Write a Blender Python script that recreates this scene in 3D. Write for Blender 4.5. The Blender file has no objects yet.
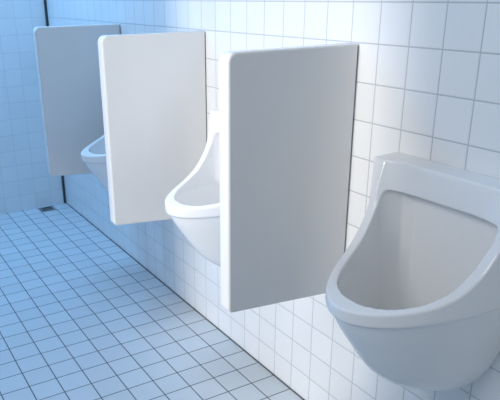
import bpy, bmesh, math
from mathutils import Matrix, Vector
import numpy as np

T = 0.1                                   # one wall tile is 10 cm
S = bpy.context.scene
COL = S.collection

# ------------------------------------------------------------------ helpers
def link(name, me, mat, parent=None):
    o = bpy.data.objects.new(name, me)
    COL.objects.link(o)
    if mat:
        me.materials.clear()
        me.materials.append(mat)
    if parent:
        o.parent = parent
    return o

def from_bm(name, bm, mat, parent=None, smooth=False):
    me = bpy.data.meshes.new(name)
    bmesh.ops.recalc_face_normals(bm, faces=bm.faces[:])
    bm.to_mesh(me)
    bm.free()
    if smooth:
        me.shade_smooth()
    return link(name, me, mat, parent)

def add_box(bm, x0, x1, y0, y1, z0, z1):
    v = [bm.verts.new((x, y, z)) for x in (x0, x1) for y in (y0, y1) for z in (z0, z1)]
    for f in ((0, 1, 3, 2), (4, 6, 7, 5), (0, 4, 5, 1), (2, 3, 7, 6), (0, 2, 6, 4), (1, 5, 7, 3)):
        bm.faces.new([v[i] for i in f])

def loft(bm, rings):
    R = [[bm.verts.new(p) for p in r] for r in rings]
    n = len(R[0])
    for a, b in zip(R[:-1], R[1:]):
        for i in range(n):
            j = (i + 1) % n
            bm.faces.new((a[i], a[j], b[j], b[i]))
    bm.faces.new(R[0][::-1])
    bm.faces.new(R[-1])

def thing(name, loc, label, cat, group=None):
    o = bpy.data.objects.new(name, None)
    COL.objects.link(o)
    o.location = loc
    o.empty_display_size = 0.1
    o['label'] = label
    o['category'] = cat
    if group:
        o['group'] = group
    return o

def copy_thing(o, loc, label):
    c = o.copy()
    COL.objects.link(c)
    c.location = loc
    c['label'] = label
    for ch in list(o.children):
        d = ch.copy()
        COL.objects.link(d)
        d.parent = c
    return c

# ---------------------------------------------------------------- materials
def new_mat(name):
    m = bpy.data.materials.new(name)
    m.use_nodes = True
    nt = m.node_tree
    return m, nt, nt.nodes['Principled BSDF']

def tile_mat(name, axes, tile, grout, rough, gw=0.017, var=0.035):
    m, nt, bs = new_mat(name)
    N, L = nt.nodes.new, nt.links.new
    tc = N('ShaderNodeTexCoord')
    sc = N('ShaderNodeVectorMath'); sc.operation = 'SCALE'; sc.inputs['Scale'].default_value = 1 / T
    L(tc.outputs['Object'], sc.inputs[0])
    sep = N('ShaderNodeSeparateXYZ'); L(sc.outputs[0], sep.inputs[0])
    def mth(op, a, b=None, c=None):
        n = N('ShaderNodeMath'); n.operation = op
        for i, v in enumerate((a, b, c)):
            if v is None: continue
            if isinstance(v, (int, float)): n.inputs[i].default_value = v
            else: L(v, n.inputs[i])
        return n.outputs[0]
    ds, fl = [], []
    for ax in axes:
        s = sep.outputs[ax]
        f = mth('FRACT', mth('ADD', s, 100.0))
        ds.append(mth('MINIMUM', f, mth('SUBTRACT', 1.0, f)))
        fl.append(mth('FLOOR', mth('ADD', s, 100.0)))
    d = mth('MINIMUM', ds[0], ds[1])
    mr = N('ShaderNodeMapRange'); mr.interpolation_type = 'SMOOTHSTEP'
    mr.inputs['From Min'].default_value = gw * 0.75
    mr.inputs['From Max'].default_value = gw * 1.25
    L(d, mr.inputs['Value'])
    # slight tile to tile tone variation
    cmb = N('ShaderNodeCombineXYZ'); L(fl[0], cmb.inputs[0]); L(fl[1], cmb.inputs[1])
    wn = N('ShaderNodeTexWhiteNoise'); wn.noise_dimensions = '2D'; L(cmb.outputs[0], wn.inputs['Vector'])
    vv = mth('MULTIPLY_ADD', wn.outputs['Value'], var, 1 - var)
    tcol = N('ShaderNodeMix'); tcol.data_type = 'RGBA'; tcol.blend_type = 'MULTIPLY'
    tcol.inputs['Factor'].default_value = 1
    tcol.inputs['A'].default_value = (*tile, 1)
    L(vv, tcol.inputs['B'])
    mix = N('ShaderNodeMix'); mix.data_type = 'RGBA'
    L(mr.outputs[0], mix.inputs['Factor'])
    mix.inputs['A'].default_value = (*grout, 1)
    L(tcol.outputs['Result'], mix.inputs['B'])
    L(mix.outputs['Result'], bs.inputs['Base Color'])
    rr = N('ShaderNodeMapRange'); L(mr.outputs[0], rr.inputs['Value'])
    rr.inputs['To Min'].default_value = 0.8; rr.inputs['To Max'].default_value = rough
    L(rr.outputs[0], bs.inputs['Roughness'])
    # pillowed tile edge
    mb = N('ShaderNodeMapRange'); mb.interpolation_type = 'SMOOTHSTEP'
    mb.inputs['From Min'].default_value = 0.0; mb.inputs['From Max'].default_value = 0.05
    L(d, mb.inputs['Value'])
    bp = N('ShaderNodeBump'); bp.inputs['Strength'].default_value = 0.25; bp.inputs['Distance'].default_value = 0.002
    L(mb.outputs[0], bp.inputs['Height']); L(bp.outputs[0], bs.inputs['Normal'])
    return m

def ceramic_mat(name, col, rough=0.12):
    m, nt, bs = new_mat(name)
    N, L = nt.nodes.new, nt.links.new
    tc = N('ShaderNodeTexCoord')
    ns = N('ShaderNodeTexNoise'); ns.inputs['Scale'].default_value = 3.0; ns.inputs['Detail'].default_value = 2
    L(tc.outputs['Object'], ns.inputs['Vector'])
    bp = N('ShaderNodeBump'); bp.inputs['Strength'].default_value = 0.06; bp.inputs['Distance'].default_value = 0.01
    L(ns.outputs[0], bp.inputs['Height']); L(bp.outputs[0], bs.inputs['Normal'])
    bs.inputs['Base Color'].default_value = (*col, 1)
    bs.inputs['Roughness'].default_value = rough
    bs.inputs['IOR'].default_value = 1.5
    return m

def plain_mat(name, col, rough=0.6, metal=0.0):
    m, nt, bs = new_mat(name)
    N, L = nt.nodes.new, nt.links.new
    ns = N('ShaderNodeTexNoise'); ns.inputs['Scale'].default_value = 60
    cr = N('ShaderNodeMapRange'); cr.inputs['To Min'].default_value = rough * 0.85; cr.inputs['To Max'].default_value = rough * 1.15
    L(ns.outputs[0], cr.inputs['Value']); L(cr.outputs[0], bs.inputs['Roughness'])
    bs.inputs['Base Color'].default_value = (*col, 1)
    bs.inputs['Metallic'].default_value = metal
    return m

M_WALL = tile_mat('white_wall_tile', (1, 2), (0.86, 0.87, 0.88), (0.52, 0.54, 0.57), 0.22)
M_WALL_B = tile_mat('white_wall_tile_end', (0, 2), (0.86, 0.87, 0.88), (0.74, 0.75, 0.77), 0.3)
M_FLOOR = tile_mat('pale_floor_tile', (0, 1), (0.60, 0.65, 0.69), (0.10, 0.12, 0.14), 0.35, gw=0.02, var=0.06)
M_CER = ceramic_mat('white_vitreous_china', (0.92, 0.92, 0.92), 0.08)
M_PAN = ceramic_mat('white_glazed_panel', (0.84, 0.83, 0.82), 0.08)
M_SEAL = plain_mat('dark_grey_sealant', (0.12, 0.125, 0.13), 0.7)
M_CORNER = plain_mat('dark_corner_profile', (0.035, 0.05, 0.06), 0.5)
M_STEEL = plain_mat('brushed_steel', (0.45, 0.46, 0.47), 0.35, 1.0)
M_PLASTER = plain_mat('pale_plaster', (0.50, 0.53, 0.56), 0.8)
KEY = 205
FLAG_GAP = (-1.077, -0.76, 0.89, 1.75)      # opening added to shape the beam: y from, y to, bottom, top
M_HOLE = plain_mat('drain_channel_dark', (0.03, 0.035, 0.04), 0.6)

# ------------------------------------------------------------------ setting
def struct(name, box, mat):
    bm = bmesh.new()
    add_box(bm, *box)
    o = from_bm(name, bm, mat)
    o['kind'] = 'structure'
    return o

YB = 1.72                                   # the end wall
struct('floor', (-4.2, 0.0, -3.6, YB, -0.08, 0.0), M_FLOOR)
struct('wall_right', (0.0, 0.1, -3.6, YB + 0.1, -0.08, 2.8), M_WALL)
struct('wall_back', (-4.2, 0.0, YB, YB + 0.1, -0.08, 2.8), M_WALL_B)
struct('ceiling', (-2.3, 0.1, -3.6, YB + 0.1, 2.8, 2.9), M_PLASTER)
struct('trim_2', (-0.004, 0.0, -3.6, YB, 0.0, 0.004), M_SEAL)
struct('trim_1', (-0.014, 0.0, YB - 0.012, YB, 0.0, 2.8), M_CORNER)

# ------------------------------------------------------------ privacy panels
def panel_outline(off=0.0, n=8):
    """outline in x (out from the wall) and z, front corners rounded"""
    xf0, xf1 = -0.403, -0.403              # front edge: bottom, top
    zt = 1.198
    P = [(-0.002, 0.486), (xf0, 0.520), (xf1, zt), (-0.002, zt)]
    rad = [0.004, 0.016, 0.024, 0.006]
    out = []
    for i, (px, pz) in enumerate(P):
        p = Vector((px, pz)); a = Vector(P[i - 1]); b = Vector(P[(i + 1) % 4])
        d1 = (a - p).normalized(); d2 = (b - p).normalized()
        ang = d1.angle(d2); r = rad[i]
        t = r / math.tan(ang / 2)
        c = p + (d1 + d2).normalized() * (r / math.sin(ang / 2))
        s = p + d1 * t - c; e = p + d2 * t - c
        for k in range(n + 1):
            v = s.lerp(e, k / n).normalized() * max(r - off, 0.0005)
            out.append((c.x + v.x, c.y + v.y))
    return out

def make_panel():
    th, r = 0.046, 0.007
    bm = bmesh.new()
    rings = []
    for k in range(7):
        a = math.pi / 2 * k / 6
        off = r * (1 - math.sin(a)); y = -th / 2 + r * (1 - math.cos(a))
        rings.append([(x, y, z) for x, z in panel_outline(off)])
    for k in range(7):
        a = math.pi / 2 * (1 - k / 6)
        off = r * (1 - math.sin(a)); y = th / 2 - r * (1 - math.cos(a))
        rings.append([(x, y, z) for x, z in panel_outline(off)])
    loft(bm, rings)
    return bm

PAN_Y = [-1.010, -0.210, 0.590]
pan = thing('privacy_panel', (0, PAN_Y[0], 0),
            'white ceramic privacy panel nearest the viewer, large grey-shaded face and bright front edge',
            'privacy panel', 'privacy panels along the tiled wall')
po = from_bm('panel', make_panel(), M_PAN, pan)
for f in po.data.polygons:
    f.use_smooth = len(f.vertices) == 4
bm = bmesh.new()
add_box(bm, -0.004, 0.0001, -0.0185, 0.018, 0.489, 1.192)
so = from_bm('sealant_strip', bm, M_SEAL, pan)
so['label'] = 'dark sealant line where the panel meets the wall'
copy_thing(pan, (0, PAN_Y[1], 0), 'middle white privacy panel, warm off-white face, behind the bright white urinal')
copy_thing(pan, (0, PAN_Y[2], 0), 'farthest privacy panel, in blue light, nearest the end wall')

# ------------------------------------------------------------------- urinals
def half_d(d, w, p, x_back=0.0, n=48):
    """plan of a D: flat at the wall, superelliptic in front"""
    out = []
    for i in range(n + 1):
        th = -math.pi / 2 + math.pi * i / n
        c, s = max(math.cos(th), 0.0), math.sin(th)
        x = x_back - (d + x_back) * c ** (2 / p)
        y = w * math.copysign(abs(s) ** (2 / p), s)
        out.append((x, y))
    return out

def interp(x, xs, ys):
    return float(np.interp(x, xs, ys))

def smooth_curve(xs, ys):
    """monotone cubic through the knots"""
    xs, ys = np.array(xs, float), np.array(ys, float)
    h = np.diff(xs); dl = np.diff(ys) / h
    m = np.r_[dl[0], np.where(dl[:-1] * dl[1:] > 0, 2 * dl[:-1] * dl[1:] / (dl[:-1] + dl[1:] + 1e-12), 0), dl[-1]]
    def f(x):
        i = int(np.clip(np.searchsorted(xs, x) - 1, 0, len(h) - 1))
        t = (min(max(x, xs[0]), xs[-1]) - xs[i]) / h[i]
        return float((2*t**3-3*t**2+1)*ys[i] + (t**3-2*t**2+t)*h[i]*m[i] + (-2*t**3+3*t**2)*ys[i+1] + (t**3-t**2)*h[i]*m[i+1])
    return f

# all urinal measures in tiles (10 cm), scaled at the end
out_d = smooth_curve([3.98, 4.08, 4.27, 4.62, 5.2, 5.8, 6.2, 6.48], [0.40, 0.85, 1.40, 2.00, 2.64, 3.12, 3.40, 3.54])
out_w = smooth_curve([3.98, 4.08, 4.27, 4.62, 5.2, 5.8, 6.2, 6.48], [0.42, 0.66, 0.88, 1.12, 1.42, 1.68, 1.81, 1.89])
cav_d = smooth_curve([4.5, 4.7, 5.1, 5.7, 6.3, 6.9], [0.9, 1.45, 2.05, 2.65, 3.05, 3.25])
cav_w = smooth_curve([4.5, 4.7, 5.1, 5.7, 6.3, 6.9], [0.3, 0.65, 1.02, 1.34, 1.50, 1.57])
rim_x = smooth_curve([6.80, 6.98, 7.12, 7.30, 7.55, 7.95, 8.40, 8.9, 9.5], [4.9, 3.72, 2.88, 2.22, 1.76, 1.38, 1.13, 1.0, 0.86])
HEAD_Z = 8.73

def split_rim(me):
    """the lip above the groove becomes a mesh of its own; shading stays continuous"""
    zs = np.linspace(6.85, 9.0, 400)
    xs = np.array([rim_x(z) for z in zs])           # falls with z
    def z_rim(ax):
        return float(np.interp(-ax, -xs, zs))
    vn = [v.normal.copy() for v in me.vertices]
    groups = {'bowl': [], 'rim': []}
    for p in me.polygons:
        x, y, z = p.center / T
        ax, ay = -x, abs(y)
        drop = z_rim(ax) - z
        zg = min(6.53 + 0.17 + 0.13 * (3.6 - ax), 7.2)
        inside = (ax / 3.42) ** 2 + (ay / 1.76) ** 2 < 1
        is_rim = ax > 1.02 and z < 8.6 and z > zg and drop < 0.50 and not (inside and drop > 0.10)
        groups['rim' if is_rim else 'bowl'].append(tuple(p.vertices))
    out = {}
    for name, faces in groups.items():
        used = sorted({i for f in faces for i in f})
        idx = {v: k for k, v in enumerate(used)}
        m = bpy.data.meshes.new(name)
        m.from_pydata([me.vertices[i].co.copy() for i in used], [], [tuple(idx[i] for i in f) for f in faces])
        m.update()
        m.shade_smooth()
        m.normals_split_custom_set_from_vertices([vn[i] for i in used])
        out[name] = m
    bpy.data.meshes.remove(me)
    return out

def make_urinal():
    def tmp(bm):
        me = bpy.data.meshes.new('t')
        bmesh.ops.recalc_face_normals(bm, faces=bm.faces[:])
        bm.to_mesh(me); bm.free()
        o = bpy.data.objects.new('t', me); COL.objects.link(o)
        return o
    # outer block
    bm = bmesh.new(); rings = []
    zs = list(np.linspace(3.98, 6.48, 24)) + [6.51, 6.55] + list(np.linspace(6.6, 9.45, 12))
    for z in zs:
        if z < 6.50: d, w = out_d(z), out_w(z)
        elif z < 6.53: d, w = 3.58, 1.93
        else: d, w = 3.65, 1.98 + interp(z, [8.25, 9.0, 9.45], [-0.02, 0.09, 0.15])
        rings.append([(x, y, z) for x, y in half_d(d, w, 1.9)])
        # the groove under the lip climbs a little towards the wall
        k = interp(z, [5.0, 6.5, 7.6], [0, 1, 0])
        rings[-1] = [(x, y, z + k * (0.17 + 0.13 * (3.6 + x))) for x, y, z in rings[-1]]
    loft(bm, rings); outer = tmp(bm)
    # everything in front of the sweeping rim line
    bm = bmesh.new(); rings = []
    ys = np.linspace(-3, 3, 61)
    for z in [6.80, 6.84, 6.88, 6.92, 6.96] + list(np.linspace(7.0, 9.5, 51)) + [10.2]:
        x0 = rim_x(min(z, 9.5))
        k = interp(z, [8.2, 8.7], [0, 1])
        r = []
        for y in ys:
            c = max(0.0, 1 - (abs(y) / 1.7) ** 6) if abs(y) < 1.7 else 0.0
            xx = x0 + k * c * (min(x0, 0.72) - x0)
            r.append((-xx, y, z))
        rings.append(r + [(-7, 3, z), (-7, -3, z)])
    loft(bm, rings); cut = tmp(bm)
    # bowl cavity
    bm = bmesh.new(); rings = []
    for z in list(np.linspace(4.5, 6.9, 26)) + list(np.linspace(7.0, HEAD_Z - 0.12, 12)) + [HEAD_Z - 0.04, HEAD_Z]:
        xb = -0.32
        if z <= 6.9:
            d, w, p = cav_d(z), cav_w(z), 2.25
            if z < 5.6: xb = -interp(z, [4.5, 5.6], [0.55, 0.32])
        else:
            d, w, p = 3.25, 1.57 + interp(z, [7.6, 8.6], [0, 0.07]), 2.25
        ring = half_d(d, w, p, xb, 96)
        ins = interp(z, [HEAD_Z - 0.12, HEAD_Z - 0.04, HEAD_Z], [0.0, 0.02, 0.06])
        # round the rear corners of the plan
        pts = []
        for x, y in ring:
            q = (x + 1.25) / (xb + 1.25)
            if q > 0:
                lim = w * (1 - 0.20 * q * q)
                if q > 0.86:
                    lim -= 0.16 * (1 - math.sqrt(max(0.0, 1 - ((q - 0.86) / 0.14) ** 2)))
                y = math.copysign(min(abs(y), lim), y)
            pts.append((x, y * (1 - ins / 1.6), z))
        rings.append(pts)
    loft(bm, rings); cav = tmp(bm)
    for other in (cut, cav):
        md = outer.modifiers.new('b', 'BOOLEAN'); md.operation = 'DIFFERENCE'
        md.object = other; md.solver = 'EXACT'
    rm = outer.modifiers.new('r', 'REMESH'); rm.mode = 'VOXEL'; rm.voxel_size = 0.022; rm.use_smooth_shade = True
    sm = outer.modifiers.new('s', 'SMOOTH'); sm.factor = 0.5; sm.iterations = 12
    dg = bpy.context.evaluated_depsgraph_get()
    me = bpy.data.meshes.new_from_object(outer.evaluated_get(dg))
    for o in (outer, cut, cav):
        m = o.data; bpy.data.objects.remove(o); bpy.data.meshes.remove(m)
    me.transform(Matrix.Scale(T, 4))
    # sit exactly against the wall
    mx = max(v.co.x for v in me.vertices)
    me.transform(Matrix.Translation((-mx + 0.0001, 0, 0)))
    me.shade_smooth()
    return split_rim(me)

UR_Y = [-1.408, -0.608, 0.192]
UR_L = ['white ceramic wall urinal in the shaded right foreground, open bowl facing the viewer',
        'bright white ceramic wall urinal between the nearest and the middle privacy panel',
        'wall urinal in blue light beyond the middle privacy panel, only its lip showing']
ume = make_urinal()
for i, (y, lab) in enumerate(zip(UR_Y, UR_L)):
    if i == 0:
        first = thing('urinal', (0, y, 0), lab, 'urinal', 'wall urinals in a row')
        link('bowl', ume['bowl'], M_CER, first)
        link('rim', ume['rim'], M_CER, first)
    else:
        copy_thing(first, (0, y, 0), lab)

# --------------------------------------------------------------- floor drain
dr = thing('floor_drain', (-0.152, 1.65, 0.0), 'dark floor drain grate by the end wall at the far left', 'drain')
bm = bmesh.new()
w = 0.045
for b in ((-w, w, -w, -w + .008), (-w, w, w - .008, w), (-w, -w + .008, -w + .008, w - .008), (w - .008, w, -w + .008, w - .008)):
    add_box(bm, *b, 0.0, 0.003)
from_bm('frame', bm, M_STEEL, dr)
bm = bmesh.new()
add_box(bm, -w + .008, w - .008, -w + .008, w - .008, 0.0, 0.0008)
from_bm('channel', bm, M_HOLE, dr)
bm = bmesh.new()
for k in range(5):
    y = -w + .016 + k * 0.0145
    add_box(bm, -w + .008, w - .008, y, y + .004, 0.0008, 0.0028)
from_bm('grate', bm, M_STEEL, dr)

# -------------------------------------------------------------------- lights
def aim(o, target):
    d = Vector(target) - o.location
    o.rotation_euler = d.to_track_quat('-Z', 'Y').to_euler()

def area(name, loc, target, sx, sy, power, col, spread=180):
    l = bpy.data.lights.new(name, 'AREA')
    l.shape = 'RECTANGLE'; l.size = sx; l.size_y = sy; l.energy = power; l.color = col
    l.spread = math.radians(spread)
    o = bpy.data.objects.new(name, l); COL.objects.link(o); o.location = loc
    aim(o, target)
    return o

def spot(name, loc, target, angle, blend, power, col, radius):
    l = bpy.data.lights.new(name, 'SPOT')
    l.spot_size = math.radians(angle); l.spot_blend = blend
    l.energy = power; l.color = col; l.shadow_soft_size = radius
    o = bpy.data.objects.new(name, l); COL.objects.link(o); o.location = loc
    aim(o, target)
    return o

# added unseen wall: its opening cuts the white beam off past the nearest panel
bm = bmesh.new()
add_box(bm, -2.3, -2.2, -3.6, FLAG_GAP[0], 0.0, 2.8)
add_box(bm, -2.3, -2.2, FLAG_GAP[1], YB, 0.0, 2.8)
add_box(bm, -2.3, -2.2, FLAG_GAP[0], FLAG_GAP[1], FLAG_GAP[3], 2.8)
add_box(bm, -2.3, -2.2, FLAG_GAP[0], FLAG_GAP[1], 0.0, FLAG_GAP[2])
wl = from_bm('wall_beam_flag', bm, M_PLASTER)
wl['kind'] = 'structure'
spot('beam_lamp', (-3.0, -1.04, 1.25), (0.0, -0.50, 0.75), 42, 0.6, KEY, (1.0, 0.95, 0.89), 0.05)  # unseen lamp set behind the opening to throw the white beam
area('blue_fill', (-0.9, 1.2, 2.7), (-0.65, 1.0, 0.0), 1.2, 0.9, 43, (0.27, 0.58, 1.0))  # added fill that tints the far end blue, not a real fixture
area('front_fill', (-2.05, -1.25, 2.0), (0.0, -1.3, 0.7), 1.2, 0.9, 7.5, (1.0, 0.985, 0.965), 110)  # added soft fill from the viewer's side for the near end
spot('urinal_fill', (-0.75, -0.72, 2.7), (-0.2, -0.60, 0.75), 30, 1.0, 50, (1.0, 0.98, 0.95), 0.3)  # added spot to brighten the middle urinal

W = bpy.data.worlds.new('world'); S.world = W; W.use_nodes = True
bg = W.node_tree.nodes['Background']
bg.inputs['Color'].default_value = (0.79, 0.895, 1.0, 1)
bg.inputs['Strength'].default_value = 0.56

# -------------------------------------------------------------------- camera
CAMR = np.array([[0.866699, -0.498579, -0.015867], [-0.188617, -0.2981, -0.935714], [0.461797, 0.813975, -0.352403]])
cam_d = bpy.data.cameras.new('camera')
cam = bpy.data.objects.new('camera', cam_d); COL.objects.link(cam)
m3 = Matrix((CAMR[0], -CAMR[1], -CAMR[2])).transposed()
cam.matrix_world = Matrix.Translation(Vector((-11.9406, -23.0758, 13.3006)) * T) @ m3.to_4x4()
cam_d.sensor_fit = 'HORIZONTAL'; cam_d.sensor_width = 36
cam_d.lens = 629.46 / 500 * 36
cam_d.shift_x = (250 - 205.26) / 500
cam_d.shift_y = (228.95 - 200) / 500
cam_d.clip_start = 0.02
S.camera = cam

S.view_settings.view_transform = 'Standard'
S.view_settings.look = 'None'
S.view_settings.gamma = 1
S.view_settings.exposure = 0.0
S.view_settings.use_curve_mapping = False
